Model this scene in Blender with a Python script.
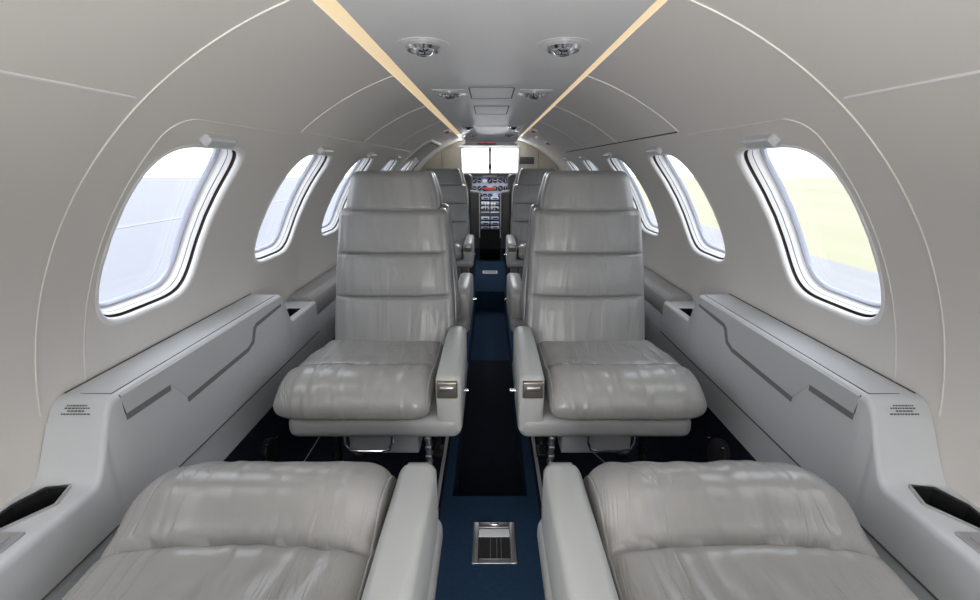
import bpy, bmesh, math, random
from mathutils import Vector, Matrix, noise
random.seed(7)
for o in list(bpy.data.objects): bpy.data.objects.remove(o, do_unlink=True)
S = bpy.context.scene
COL = S.collection
PI = math.pi

# ------------------------------------------------------------------ camera, sky, lights, exposure
H = 1.185                      # eye height above the aisle floor; the numbers below are relative to the eye
F_PX = 430.0
TILT = math.atan(134.0 / F_PX)
cam_d = bpy.data.cameras.new('camera')
cam = bpy.data.objects.new('camera', cam_d); COL.objects.link(cam)
cam_d.sensor_fit = 'HORIZONTAL'; cam_d.sensor_width = 36.0
cam_d.lens = F_PX / 980.0 * 36.0
cam_d.clip_start = 0.02; cam_d.clip_end = 500
cam.location = (0, 0, H)
cam.rotation_euler = (PI / 2 - TILT, 0, 0)
S.camera = cam

w = bpy.data.worlds.new('sky'); S.world = w; w.use_nodes = True
bg = w.node_tree.nodes['Background']
bg.inputs['Color'].default_value = (0.93, 0.96, 1.0, 1)
bg.inputs['Strength'].default_value = 2.7

def area(name, loc, target, sx, sy, power, color=(1, 1, 1), portal=False):
    l = bpy.data.lights.new(name, 'AREA'); l.shape = 'RECTANGLE'; l.size = sx; l.size_y = sy
    l.energy = power; l.color = color
    o = bpy.data.objects.new(name, l); COL.objects.link(o); o.location = loc
    o.rotation_euler = (Vector(target) - Vector(loc)).to_track_quat('-Z', 'Y').to_euler()
    if portal: l.cycles.is_portal = True
    return o

S.view_settings.view_transform = 'Standard'
S.view_settings.look = 'None'
S.view_settings.exposure = 0.45
S.view_settings.gamma = 1.0
S.view_settings.use_curve_mapping = False

# added fill lights, not fittings: aft of the camera, cockpit, doorway header
area('aft_fill', (0, -0.55, H - 0.22), (0, 1.6, H - 0.02), 0.9, 0.45, 15.0, (1.0, 0.985, 0.97))  # added fill that lifts the whole cabin from behind the camera
area('cockpit_fill', (0, 4.55, H + 0.20), (0, 4.7, 0), 0.25, 0.25, 4.0)  # added to brighten the instrument panel and pedestal
area('doorway_fill', (0, 3.93, H + 0.176), (0, 3.0, H + 0.20), 0.46, 0.012, 2.0)  # added wash that brightens the front of the ceiling

# ------------------------------------------------------------------ materials
def mat(name, base, rough=0.5, metal=0.0, bump=None, spec=0.5, noise_amt=0.0, noise_scale=8.0, coat=0.0, emit=None, estr=0.0, stretch=(1, 1, 1)):
    m = bpy.data.materials.new(name); m.use_nodes = True
    nt = m.node_tree; b = nt.nodes['Principled BSDF']
    b.inputs['Base Color'].default_value = (*base, 1)
    b.inputs['Roughness'].default_value = rough
    b.inputs['Metallic'].default_value = metal
    b.inputs['Specular IOR Level'].default_value = spec
    b.inputs['Coat Weight'].default_value = coat
    if emit:
        b.inputs['Emission Color'].default_value = (*emit, 1); b.inputs['Emission Strength'].default_value = estr
    tc = nt.nodes.new('ShaderNodeTexCoord')
    mp = nt.nodes.new('ShaderNodeMapping'); mp.inputs['Scale'].default_value = stretch
    nt.links.new(tc.outputs['Object'], mp.inputs['Vector'])
    if noise_amt > 0:
        n = nt.nodes.new('ShaderNodeTexNoise'); n.inputs['Scale'].default_value = noise_scale; n.inputs['Detail'].default_value = 4
        nt.links.new(mp.outputs['Vector'], n.inputs['Vector'])
        mx = nt.nodes.new('ShaderNodeMix'); mx.data_type = 'RGBA'
        mx.inputs['A'].default_value = (*[c * (1 - noise_amt) for c in base], 1)
        mx.inputs['B'].default_value = (*[min(1, c * (1 + noise_amt)) for c in base], 1)
        nt.links.new(n.outputs['Fac'], mx.inputs['Factor'])
        nt.links.new(mx.outputs['Result'], b.inputs['Base Color'])
    if bump:
        prev = None
        for sc, strength, dist in bump:
            n = nt.nodes.new('ShaderNodeTexNoise'); n.inputs['Scale'].default_value = sc; n.inputs['Detail'].default_value = 3
            nt.links.new(mp.outputs['Vector'], n.inputs['Vector'])
            bp = nt.nodes.new('ShaderNodeBump'); bp.inputs['Strength'].default_value = strength; bp.inputs['Distance'].default_value = dist
            nt.links.new(n.outputs['Fac'], bp.inputs['Height'])
            if prev: nt.links.new(prev.outputs['Normal'], bp.inputs['Normal'])
            prev = bp
        nt.links.new(prev.outputs['Normal'], b.inputs['Normal'])
    return m

def leather(name, base, sx, rough=0.40, amt=0.5, crease=0.6):
    m = bpy.data.materials.new(name); m.use_nodes = True
    nt = m.node_tree; b = nt.nodes['Principled BSDF']; L = nt.links.new
    tc = nt.nodes.new('ShaderNodeTexCoord')
    def noise_node(scale, stretch, detail=3, dist=0.0):
        mp = nt.nodes.new('ShaderNodeMapping'); mp.inputs['Scale'].default_value = stretch
        L(tc.outputs['Object'], mp.inputs['Vector'])
        n = nt.nodes.new('ShaderNodeTexNoise'); n.inputs['Scale'].default_value = scale; n.inputs['Detail'].default_value = detail
        n.inputs['Distortion'].default_value = dist
        L(mp.outputs['Vector'], n.inputs['Vector']); return n
    def math_node(op, a, bb=None):
        n = nt.nodes.new('ShaderNodeMath'); n.operation = op
        for i, q in enumerate((a, bb)):
            if q is None: continue
            if isinstance(q, (int, float)): n.inputs[i].default_value = q
            else: L(q, n.inputs[i])
        return n.outputs[0]
    def ramp(x, a, bb):
        n = nt.nodes.new('ShaderNodeMapRange'); n.interpolation_type = 'SMOOTHSTEP'
        n.inputs['From Min'].default_value = a; n.inputs['From Max'].default_value = bb
        L(x, n.inputs['Value']); return n.outputs[0]
    big = noise_node(7, sx, 2, 0.6)
    fine = noise_node(420, (1, 1, 1), 2)
    mot = noise_node(9, (1, 1, 1), 4)
    # creases run across the stretch: valley lines along the level set of a noise, only in some patches
    cn = noise_node(9, sx, 2, 1.2)
    valley = ramp(math_node('ABSOLUTE', math_node('SUBTRACT', cn.outputs['Fac'], 0.5)), 0.0, 0.045)
    patch = ramp(noise_node(5, (1, 1, 1), 1).outputs['Fac'], 0.42, 0.62)
    crs = math_node('MULTIPLY', math_node('SUBTRACT', valley, 1.0), patch)
    mx = nt.nodes.new('ShaderNodeMix'); mx.data_type = 'RGBA'
    mx.inputs['A'].default_value = (*[c * 0.92 for c in base], 1); mx.inputs['B'].default_value = (*[c * 1.08 for c in base], 1)
    L(mot.outputs['Fac'], mx.inputs['Factor']); L(mx.outputs['Result'], b.inputs['Base Color'])
    def bump(h, strength, dist, prev=None):
        q = nt.nodes.new('ShaderNodeBump'); q.inputs['Strength'].default_value = strength; q.inputs['Distance'].default_value = dist
        L(h, q.inputs['Height'])
        if prev: L(prev.outputs['Normal'], q.inputs['Normal'])
        return q
    b1 = bump(big.outputs['Fac'], amt, 0.014)
    b2 = bump(crs, crease, 0.004, b1)
    b3 = bump(fine.outputs['Fac'], 0.12, 0.001, b2)
    L(b3.outputs['Normal'], b.inputs['Normal'])
    b.inputs['Roughness'].default_value = rough; b.inputs['Specular IOR Level'].default_value = 0.5
    return m

def glass_mat(name, tint=(0.97, 0.98, 1.0)):
    m = bpy.data.materials.new(name); m.use_nodes = True
    nt = m.node_tree; nt.nodes.remove(nt.nodes['Principled BSDF'])
    out = nt.nodes['Material Output']
    t = nt.nodes.new('ShaderNodeBsdfTransparent'); t.inputs['Color'].default_value = (*tint, 1)
    g = nt.nodes.new('ShaderNodeBsdfGlossy'); g.inputs['Roughness'].default_value = 0.03
    mx = nt.nodes.new('ShaderNodeMixShader'); mx.inputs['Fac'].default_value = 0.03
    nt.links.new(t.outputs[0], mx.inputs[1]); nt.links.new(t.outputs[0], mx.inputs[1]); nt.links.new(g.outputs[0], mx.inputs[2])
    nt.links.new(mx.outputs[0], out.inputs['Surface'])
    return m

M = {}
M['wall'] = mat('wall_liner', (0.72, 0.695, 0.66), 0.5, noise_amt=0.02, noise_scale=3, bump=[(300, 0.05, 0.001)])
M['ceiling'] = mat('ceiling_liner', (0.78, 0.78, 0.785), 0.38, noise_amt=0.02, bump=[(300, 0.05, 0.001)])
M['seam'] = mat('seam_trim', (0.735, 0.71, 0.675), 0.5)
M['dark_seam'] = mat('dark_seam', (0.10, 0.095, 0.09), 0.9, spec=0.05)
M['console'] = mat('console_plastic', (0.56, 0.58, 0.60), 0.36, noise_amt=0.02)
M['slot'] = mat('console_slot', (0.20, 0.20, 0.20), 0.6)
M['white'] = mat('white_plastic', (0.82, 0.82, 0.82), 0.35)
M['channel'] = mat('shade_channel', (0.045, 0.035, 0.03), 0.6)
M['seal'] = mat('pane_seal', (0.42, 0.44, 0.52), 0.5)
M['leather_seat'] = leather('grey_leather_cushion', (0.298, 0.293, 0.284), (2.0, 0.4, 0.4), 0.26, 1.0, 0.35)
M['leather_back'] = leather('grey_leather_back', (0.24, 0.242, 0.243), (2.0, 1, 0.35), 0.33, 0.7, 0.12)
M['leather_plain'] = leather('grey_leather_pad', (0.31, 0.305, 0.30), (1, 1, 1), 0.42, 0.10, 0.0)
M['armrest'] = mat('armrest_vinyl', (0.41, 0.42, 0.412), 0.36, bump=[(250, 0.06, 0.001)])
M['frame'] = mat('seat_shell', (0.36, 0.36, 0.365), 0.42)
M['base'] = mat('seat_box', (0.36, 0.365, 0.38), 0.5)
M['chrome'] = mat('chrome', (0.80, 0.80, 0.82), 0.14, 1.0)
M['steel'] = mat('brushed_metal', (0.58, 0.58, 0.60), 0.35, 1.0, noise_amt=0.08, noise_scale=60, stretch=(1, 12, 1))
M['bronze'] = mat('ashtray_metal', (0.30, 0.27, 0.23), 0.35, 0.8)
M['black'] = mat('black_plastic', (0.012, 0.012, 0.013), 0.5)
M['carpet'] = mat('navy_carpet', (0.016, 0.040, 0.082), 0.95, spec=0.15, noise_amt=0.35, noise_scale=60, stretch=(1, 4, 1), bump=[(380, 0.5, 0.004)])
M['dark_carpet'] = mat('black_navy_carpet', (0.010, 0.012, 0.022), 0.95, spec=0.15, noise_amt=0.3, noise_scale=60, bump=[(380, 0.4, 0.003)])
M['cream'] = mat('cream_panel', (0.60, 0.56, 0.46), 0.55)
M['pad'] = mat('dark_grey_pad', (0.075, 0.078, 0.085), 0.5)
M['cover'] = mat('outlet_cover', (0.03, 0.03, 0.034), 0.9, spec=0.1)
M['panel'] = mat('instrument_panel_paint', (0.34, 0.38, 0.50), 0.5)
M['module'] = mat('radio_face', (0.55, 0.63, 0.76), 0.4)
M['red'] = mat('red_plastic', (0.50, 0.05, 0.04), 0.4)
M['redlit'] = mat('red_lit_letters', (0.35, 0.07, 0.05), 0.4, emit=(1.0, 0.16, 0.10), estr=0.12)
M['glass'] = glass_mat('window_acrylic')
M['ink'] = mat('printed_ink', (0.06, 0.06, 0.06), 0.6)
M['cove'] = mat('cove_lamp', (0.9, 0.75, 0.5), 0.5, emit=(1.0, 0.75, 0.45), estr=0.40)
M['lens'] = mat('lamp_lens', (0.75, 0.77, 0.78), 0.15, 0.0, coat=0.5)
M['grass'] = mat('field_grass', (0.265, 0.258, 0.168), 0.9, noise_amt=0.22, noise_scale=0.35, stretch=(1, 0.15, 1))
M['tarmac'] = mat('tarmac', (0.22, 0.22, 0.225), 0.85, noise_amt=0.12, noise_scale=0.8)
M['apron'] = mat('pale_apron', (0.195, 0.20, 0.222), 0.8, noise_amt=0.03, noise_scale=0.3)
M['line'] = mat('apron_line', (0.235, 0.24, 0.255), 0.8)
M['trees'] = mat('far_hedge', (0.16, 0.17, 0.18), 0.9, noise_amt=0.4, noise_scale=0.3)

# ------------------------------------------------------------------ mesh helpers
def V(x, y, z): return Vector((x, y, z + H))          # eye-relative height to world
def finish(name, bm, m, parent=None, smooth=True, kind=None, angle=40):
    bmesh.ops.recalc_face_normals(bm, faces=bm.faces)
    me = bpy.data.meshes.new(name); bm.to_mesh(me); bm.free()
    for mm in (m if isinstance(m, (list, tuple)) else [m]): me.materials.append(mm)
    if smooth:
        for p in me.polygons: p.use_smooth = True
        try: me.set_sharp_from_angle(angle=math.radians(angle))
        except Exception: pass
    o = bpy.data.objects.new(name, me); COL.objects.link(o)
    if parent: o.parent = parent
    if kind: o['kind'] = kind
    return o
def tag(o, label=None, cat=None, group=None, kind=None):
    if label: o['label'] = label
    if cat: o['category'] = cat
    if group: o['group'] = group
    if kind: o['kind'] = kind
    return o
def empty(name, loc=(0, 0, 0), rz=0.0):
    o = bpy.data.objects.new(name, None); COL.objects.link(o); o.location = loc; o.rotation_euler = (0, 0, rz); return o
def box(bm, x0, x1, y0, y1, z0, z1, bev=0.0, seg=3, mtx=None):
    t = bmesh.new()
    bmesh.ops.create_cube(t, size=1.0)
    for v in t.verts:
        v.co = Vector(((x0 + x1) / 2 + v.co.x * abs(x1 - x0), (y0 + y1) / 2 + v.co.y * abs(y1 - y0), (z0 + z1) / 2 + v.co.z * abs(z1 - z0)))
    if bev > 0: bmesh.ops.bevel(t, geom=list(t.edges) + list(t.verts), offset=bev, segments=seg, profile=0.5, affect='EDGES')
    if mtx: bmesh.ops.transform(t, matrix=mtx, verts=t.verts)
    join(bm, t)
def join(bm, t):
    me = bpy.data.meshes.new('tmp'); t.to_mesh(me); t.free(); bm.from_mesh(me); bpy.data.meshes.remove(me)
def loft(bm, rings, cap=True, closed=True):
    R_ = [[bm.verts.new(p) for p in r] for r in rings]
    n = len(R_[0])
    for a, b in zip(R_[:-1], R_[1:]):
        for i in range(n if closed else n - 1):
            j = (i + 1) % n
            bm.faces.new((a[i], a[j], b[j], b[i]))
    if cap and closed:
        bm.faces.new(R_[0]); bm.faces.new(list(reversed(R_[-1])))
    return R_
def catmull(pts, n, closed=True):
    out = []; L = len(pts)
    segs = L if closed else L - 1
    for i in range(segs):
        p = [Vector(pts[(i + k) % L]) if closed else Vector(pts[max(0, min(L - 1, i + k))]) for k in (-1, 0, 1, 2)]
        for k in range(n):
            t = k / n
            out.append(0.5 * ((2 * p[1]) + (p[2] - p[0]) * t + (2 * p[0] - 5 * p[1] + 4 * p[2] - p[3]) * t * t + (3 * p[1] - p[0] - 3 * p[2] + p[3]) * t ** 3))
    if not closed: out.append(Vector(pts[-1]))
    return out
def tube(bm, pts, r, n=8, closed=False):
    pts = [Vector(p) for p in pts]; L = len(pts); rings = []
    up = None
    for i, p in enumerate(pts):
        a = pts[(i - 1) % L] if (closed or i > 0) else p
        b = pts[(i + 1) % L] if (closed or i < L - 1) else p
        d = (b - a).normalized()
        if up is None: up = d.orthogonal().normalized()
        up = (up - d * up.dot(d)).normalized()
        s = d.cross(up)
        rings.append([p + (up * math.cos(2 * PI * k / n) + s * math.sin(2 * PI * k / n)) * r for k in range(n)])
    if closed: rings.append(rings[0])
    if closed:
        vs = [[bm.verts.new(q) for q in rg] for rg in rings[:-1]]
        for i in range(len(vs)):
            a, b = vs[i], vs[(i + 1) % len(vs)]
            for k in range(n): bm.faces.new((a[k], a[(k + 1) % n], b[(k + 1) % n], b[k]))
    else: loft(bm, rings)
def lathe(bm, prof, c, n=32, axis='Z', mtx=None):
    rings = []
    for r, h in prof:
        ring = []
        for k in range(n):
            a = 2 * PI * k / n
            v = Vector((r * math.cos(a), r * math.sin(a), h))
            if axis == 'Y': v = Vector((v.x, v.z, v.y))
            if axis == 'X': v = Vector((v.z, v.x, v.y))
            if mtx: v = mtx @ v
            ring.append(v + Vector(c))
        rings.append(ring)
    loft(bm, rings)
def prism(bm, poly, f, d):
    """poly: 2D points, f maps (a,b,depth) to a vector"""
    loft(bm, [[f(a, b, 0) for a, b in poly], [f(a, b, d) for a, b in poly]])

# ------------------------------------------------------------------ fuselage shell
R, Z0 = 0.793, -0.54
YA, YF = -0.65, 3.95
def cyl(side, y, th, r=R): return V(side * r * math.cos(th), y, Z0 + r * math.sin(th))
TH_T = math.acos(0.242 / R); TH_B = math.radians(-37.5)
TH_C = math.radians(31.75); TH_H = math.radians(14.8)
WC0, PITCH, WHW = 0.910, 0.565, 0.148
KS = (-1, 0, 1, 2, 3, 4, 6, 7)
def sup(phi, n=4.6):
    c, s = math.cos(phi), math.sin(phi)
    return math.copysign(abs(c) ** (2 / n), c), math.copysign(abs(s) ** (2 / n), s)

def make_wall(side, name):
    bm = bmesh.new()
    def grid(y0, y1, ny=2, nt=30):
        rows = [[bm.verts.new(cyl(side, y0 + (y1 - y0) * i / ny, TH_B + (TH_T - TH_B) * j / nt)) for j in range(nt + 1)] for i in range(ny + 1)]
        for i in range(ny):
            for j in range(nt): bm.faces.new((rows[i][j], rows[i + 1][j], rows[i + 1][j + 1], rows[i][j + 1]))
    b0 = WC0 - PITCH * 1.5
    grid(YA, b0); grid(WC0 + PITCH * 4.5, WC0 + PITCH * 5.5); grid(WC0 + PITCH * 7.5, 5.16, 2)
    for k in KS:
        yc = WC0 + PITCH * k
        y0, y1 = yc - PITCH / 2, yc + PITCH / 2
        tb, tt = math.radians(4), math.radians(62)      # the window field
        # field below and above
        for (ta, tz) in ((TH_B, tb), (tt, TH_T)):
            rows = [[bm.verts.new(cyl(side, y, ta + (tz - ta) * j / 10)) for j in range(11)] for y in (y0, y1)]
            for j in range(10): bm.faces.new((rows[0][j], rows[1][j], rows[1][j + 1], rows[0][j + 1]))
        outer = []
        N = 20
        for i in range(N): outer.append((y0 + (y1 - y0) * i / N, tb))
        for i in range(N): outer.append((y1, tb + (tt - tb) * i / N))
        for i in range(N): outer.append((y1 - (y1 - y0) * i / N, tt))
        for i in range(N): outer.append((y0, tt - (tt - tb) * i / N))
        rings = []
        hole = []
        for (y, t) in outer:
            cx, cy = (y - yc) / WHW, (t - TH_C) / TH_H
            rr = (abs(cx) ** 4.6 + abs(cy) ** 4.6) ** (1 / 4.6)
            hole.append((yc + cx / rr * WHW, TH_C + cy / rr * TH_H))
        for q in range(9):
            f = q / 8
            rings.append([cyl(side, a[0] + (b[0] - a[0]) * f, a[1] + (b[1] - a[1]) * f) for a, b in zip(hole, outer)])
        loft(bm, rings, cap=False)
    bmesh.ops.remove_doubles(bm, verts=bm.verts, dist=1e-5)
    for f in bm.faces: f.normal_update()
    return finish(name, bm, M['wall'], kind='structure', angle=60)
make_wall(-1, 'wall_left'); make_wall(1, 'wall_right')

def make_window(side, k, n):
    yc = WC0 + PITCH * k
    root = empty('window_%d' % n, cyl(side, yc, TH_C)); root['kind'] = 'structure'
    inv = -Vector(root.location)
    NP = 96
    def ring(s, r, off=0.0):
        out = []
        for i in range(NP):
            a, b = sup(2 * PI * i / NP)
            out.append(cyl(side, yc + a * (WHW * s + off), TH_C + b * (TH_H * s + off / R), r) + inv)
        return out
    bm = bmesh.new()                       # raised lip round the opening
    prof = [(0.005, R + 0.0005), (0.003, R - 0.0008), (-0.001, R - 0.0012), (-0.005, R + 0.001), (-0.0075, R + 0.005), (-0.008, R + 0.010), (-0.006, R + 0.013)]
    loft(bm, [ring(1.0, r, o) for o, r in prof], cap=False); finish('window_lip', bm, M['white'], root)
    bm = bmesh.new()                       # shade channel
    loft(bm, [ring(1.0, r, o) for o, r in ((-0.007, R + 0.011), (-0.004, R + 0.032), (-0.012, R + 0.034), (-0.014, R + 0.026))], cap=False); finish('shade_channel', bm, M['channel'], root)
    bm = bmesh.new()                       # window frame
    loft(bm, [ring(1.0, r, o) for o, r in ((-0.009, R + 0.034), (-0.0095, R + 0.021), (-0.011, R + 0.017), (-0.013, R + 0.020), (-0.014, R + 0.034), (-0.015, R + 0.040), (-0.018, R + 0.043))], cap=False); finish('window_frame', bm, M['white'], root)
    bm = bmesh.new()
    loft(bm, [ring(1.0, r, o) for o, r in ((-0.016, R + 0.042), (-0.021, R + 0.041), (-0.024, R + 0.045), (-0.024, R + 0.052))], cap=False); finish('pane_seal', bm, M['seal'], root)
    bm = bmesh.new()
    def pane(r):
        rows = [ring(1.0, r, -0.022)]
        for f in (0.75, 0.5, 0.25):
            rows.append([cyl(side, yc + sup(2 * PI * i / NP)[0] * (WHW - 0.022) * f, TH_C + sup(2 * PI * i / NP)[1] * (TH_H - 0.022 / R) * f, r) + inv for i in range(NP)])
        Rr = loft(bm, rows, cap=False); c = bm.verts.new(cyl(side, yc, TH_C, r) + inv)
        for i in range(NP): bm.faces.new((Rr[-1][i], Rr[-1][(i + 1) % NP], c))
    pane(R + 0.046); pane(R + 0.050)
    finish('pane', bm, M['glass'], root)
    # shade pull tab at the top
    bm = bmesh.new()
    tt = TH_C + TH_H + 0.028
    c = cyl(side, yc - 0.022, tt, R - 0.006) + inv
    nrm = Vector((side * math.cos(tt), 0, math.sin(tt))); tan = Vector((-side * math.sin(tt), 0, math.cos(tt)))
    mt = Matrix((( nrm.x, 0, tan.x, c.x), (0, 1, 0, c.y), (nrm.z, 0, tan.z, c.z), (0, 0, 0, 1)))
    box(bm, -0.009, 0.012, -0.045, 0.045, -0.011, 0.010, 0.003, 1, mt)
    finish('shade_tab', bm, M['console'], root, angle=25)
    p = cyl(side, yc, TH_C, R + 0.075); q = cyl(side, yc, TH_C, 0.2)
    area('window_daylight', p, q, 0.30, 0.36, 0, portal=True)
n = 1
for s in (-1, 1):
    for k in KS:
        make_window(s, k, n); n += 1

# seam beads on the liner
trim_n = 1
def bead(side, pts, r, m):
    global trim_n
    bm = bmesh.new(); tube(bm, [cyl(side, y, t, R - 0.0005) for y, t in pts], r, 6)
    finish('trim_%d' % trim_n, bm, m, kind='structure'); trim_n += 1
def arc(y, t0, t1, n=40): return [(y, t0 + (t1 - t0) * i / n) for i in range(n + 1)]
for s in (-1, 1):
    bead(s, arc(0.655, TH_T, math.radians(9)), 0.0014, M['seam'])
    zt = math.radians(51)
    cor = [(0.745 + 0.05 - 0.05 * math.cos(a), zt - 0.05 / R + 0.05 / R * math.sin(a)) for a in [PI / 2 * i / 8 for i in range(9)]]
    bead(s, arc(0.745, math.radians(9), zt - 0.05 / R) + cor[1:] + [(1.0, zt), (1.16, zt)], 0.0012, M['seam'])
    for y in (1.19, 1.755, 2.32): bead(s, arc(y, TH_T, math.radians(52)), 0.0014, M['seam'])
    bead(s, [(-0.2 + 0.04 * i, math.radians(52.5)) for i in range(22)], 0.002, M['ceiling'])
    bead(s, [(1.2 + 0.1 * i, math.radians(52.0)) for i in range(18)], 0.002, M['dark_seam'] if s > 0 else M['seam'])

# ceiling panel with cove strips
bm = bmesh.new()
sec = [(-0.213, 0.236), (-0.213, 0.219), (-0.209, 0.2155), (0.227, 0.2155), (0.231, 0.219), (0.231, 0.236)]
st = [(YA, 1, 0), (1.0, 1, 0), (2.2, 1, 0), (3.2, 0.99, 0), (3.45, 0.97, -0.004), (3.6, 0.95, -0.014), (3.7, 0.93, -0.03)]
loft(bm, [[V(x * f, y, z + dz) for x, z in sec] for y, f, dz in st])
finish('ceiling', bm, M['ceiling'], kind='structure')
bm = bmesh.new(); box(bm, -0.34, 0.34, YA, YF + 1.9, H + 0.243, H + 0.26); finish('ceiling_light_block', bm, M['ceiling'], kind='structure')  # extra unseen slab that blocks outside light above the ceiling panel
for s in (-1, 1):
    bm = bmesh.new()
    xa = 0.2135 if s < 0 else 0.2315; pts = [(xa, 0.2185), (xa, 0.232), (0.25, 0.232), (0.2425, 0.2165)]
    loft(bm, [[V(s * x, y, z) for x, z in pts] for y in (YA, 3.3)])
    tag(finish('cove_light_strip', bm, M['cove']), 'warm cove light strip along the %s edge of the ceiling panel' % ('left' if s < 0 else 'right'), 'cove light', 'cove light strips')

# floor: raised seat decks, sunken aisle
ZD, ZL = -1.02, -1.185
AW = 0.122
bm = bmesh.new()
Y0, Y1 = 1.14, 3.52
secs = [(YA, ZD), (Y0, ZD), (Y0 + 0.004, ZL), (Y1 - 0.004, ZL), (Y1, ZD), (YF + 1.9, ZD)]
rows = [[V(-AW, y, z), V(AW, y, z)] for y, z in secs]
loft(bm, rows, cap=False, closed=False)
for s in (-1, 1):
    nf = len(bm.faces)
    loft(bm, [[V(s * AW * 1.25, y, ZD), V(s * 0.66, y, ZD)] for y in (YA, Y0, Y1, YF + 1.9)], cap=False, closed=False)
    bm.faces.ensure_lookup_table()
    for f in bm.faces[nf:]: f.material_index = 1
    loft(bm, [[V(s * AW, y, ZD), V(s * AW * 1.25, y, ZD)] for y in (YA, Y0, Y1, YF + 1.9)], cap=False, closed=False)
    loft(bm, [[V(s * AW, y, ZD), V(s * AW, y, ZL)] for y in (Y0, Y1)], cap=False, closed=False)
bmesh.ops.remove_doubles(bm, verts=bm.verts, dist=1e-5)
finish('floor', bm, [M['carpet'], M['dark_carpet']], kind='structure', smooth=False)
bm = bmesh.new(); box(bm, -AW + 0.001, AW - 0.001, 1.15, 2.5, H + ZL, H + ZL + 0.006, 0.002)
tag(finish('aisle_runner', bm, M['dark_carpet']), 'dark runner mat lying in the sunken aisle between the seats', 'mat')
# carpet lining of the lower side walls, painted dado above
for s, nm in ((-1, 'left'), (1, 'right')):
    bm = bmesh.new()
    pr = [(0.687, -0.720), (0.680, -0.76), (0.655, -0.86), (0.630, -0.96), (0.600, -1.0), (0.575, ZD + 0.002)]
    pr2 = [(x + 0.01, z) for x, z in reversed(pr)]
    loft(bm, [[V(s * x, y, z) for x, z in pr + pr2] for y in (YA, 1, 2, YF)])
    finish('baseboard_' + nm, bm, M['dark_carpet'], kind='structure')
    bm = bmesh.new()
    dp = [(0.685, -0.624), (0.684, -0.722), (0.69, -0.727), (0.75, -0.727), (0.75, -0.625)]
    loft(bm, [[V(s * x, y, z) for x, z in dp] for y in (YA, 1, 2, YF)])
    finish('trim_%d' % trim_n, bm, M['console'], kind='structure'); trim_n += 1

# aft bulkhead behind the photographer
bm = bmesh.new(); box(bm, -0.8, 0.8, YA - 0.03, YA, 0.0, H + 0.26); finish('wall_back', bm, M['wall'], kind='structure', smooth=False)

# front bulkhead with the cockpit doorway
def outline(n=24):
    o = []
    for i in range(n + 1):
        t = TH_B + (PI / 2 - TH_B) * i / n
        o.append((R * math.cos(t), Z0 + R * math.sin(t)))
    return o
half_open = [(0.200, ZD), (0.200, -0.235), (0.205, -0.19), (0.250, -0.03), (0.250, 0.165)]
for s, nm in ((-1, 'left'), (1, 'right')):
    poly = half_open + [(0.16, 0.215)] + [(x, z) for x, z in reversed(outline()) if x > 0.16 and z < 0.215]
    bm = bmesh.new(); prism(bm, poly, lambda a, b, d, s=s: V(s * a, YF + d, b), 0.03)
    finish('wall_front_' + nm, bm, M['cream'], kind='structure', smooth=False)
    # pale edge trim on the doorway
    bm = bmesh.new(); tube(bm, [V(s * x, YF - 0.002, z) for x, z in half_open], 0.006, 8)
    finish('trim_%d' % trim_n, bm, M['white'], kind='structure'); trim_n += 1
    bm = bmesh.new(); tube(bm, [V(s * 0.42, YF - 0.001, -0.2), V(s * 0.42, YF - 0.001, 0.12)], 0.002, 6)
    finish('trim_%d' % trim_n, bm, M['dark_seam'], kind='structure'); trim_n += 1
bm = bmesh.new()
top = [(-0.25, 0.165), (0.25, 0.165), (0.17, 0.232), (0.08, 0.25), (-0.08, 0.25), (-0.17, 0.232)]
prism(bm, top, lambda a, b, d: V(a, YF + d, b), 0.03); finish('wall_front_header', bm, M['pad'], kind='structure', smooth=False)
bm = bmesh.new(); box(bm, -0.275, 0.25, YF - 0.012, YF + 0.03, H + 0.150, H + 0.168, 0.004); finish('trim_%d' % trim_n, bm, M['white'], kind='structure'); trim_n += 1

# cabin door on the left, front
root = empty('door_1', V(-0.7, 3.16, -0.4)); root['kind'] = 'structure'; inv = -Vector(root.location)
bm = bmesh.new()
ya, yb, tt = 2.86, 3.52, math.radians(61.5)
pts = arc(ya, math.radians(10), tt - 0.09, 20)
pts += [(ya + 0.07 - 0.07 * math.cos(a), tt - 0.09 + 0.09 * math.sin(a)) for a in [PI / 2 * i / 6 for i in range(1, 7)]]
pts += [(yb - 0.07 + 0.07 * math.sin(a), tt - 0.09 + 0.09 * math.cos(a)) for a in [PI / 2 * i / 6 for i in range(7)]]
pts += arc(yb, tt - 0.09, math.radians(10), 20)[1:]
tube(bm, [cyl(-1, y, t, R - 0.002) + inv for y, t in pts], 0.010, 8); finish('door_trim', bm, M['white'], root)
bm = bmesh.new()
rows = [[cyl(-1, 2.88 + 0.62 * i / 12, math.radians(47.6 + 12.4 * j / 8), R - 0.005) + inv for j in range(9)] for i in range(13)]
rows = [r + [cyl(-1, 2.88 + 0.62 * i / 12, math.radians(60 - 12.4 * j / 8), R - 0.0005) + inv for j in range(9)] for i, r in enumerate(rows)]
loft(bm, rows); finish('door_header', bm, M['frame'], root)
bm = bmesh.new()
ctr = [((y - 3.19) * 0.93 + 3.19, t - 0.02) for y, t in pts]
tube(bm, [cyl(-1, y, t, R - 0.001) + inv for y, t in ctr], 0.004, 8); finish('door_seal', bm, M['dark_seam'], root)

# ------------------------------------------------------------------ seats
def soft_block(bm, x0, x1, y0, y1, z0, z1, bev, seg=5): box(bm, x0, x1, y0, y1, z0, z1, bev, seg)

def smooth(a, b, t): t = max(0, min(1, (t - a) / (b - a))); return t * t * (3 - 2 * t)

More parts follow.
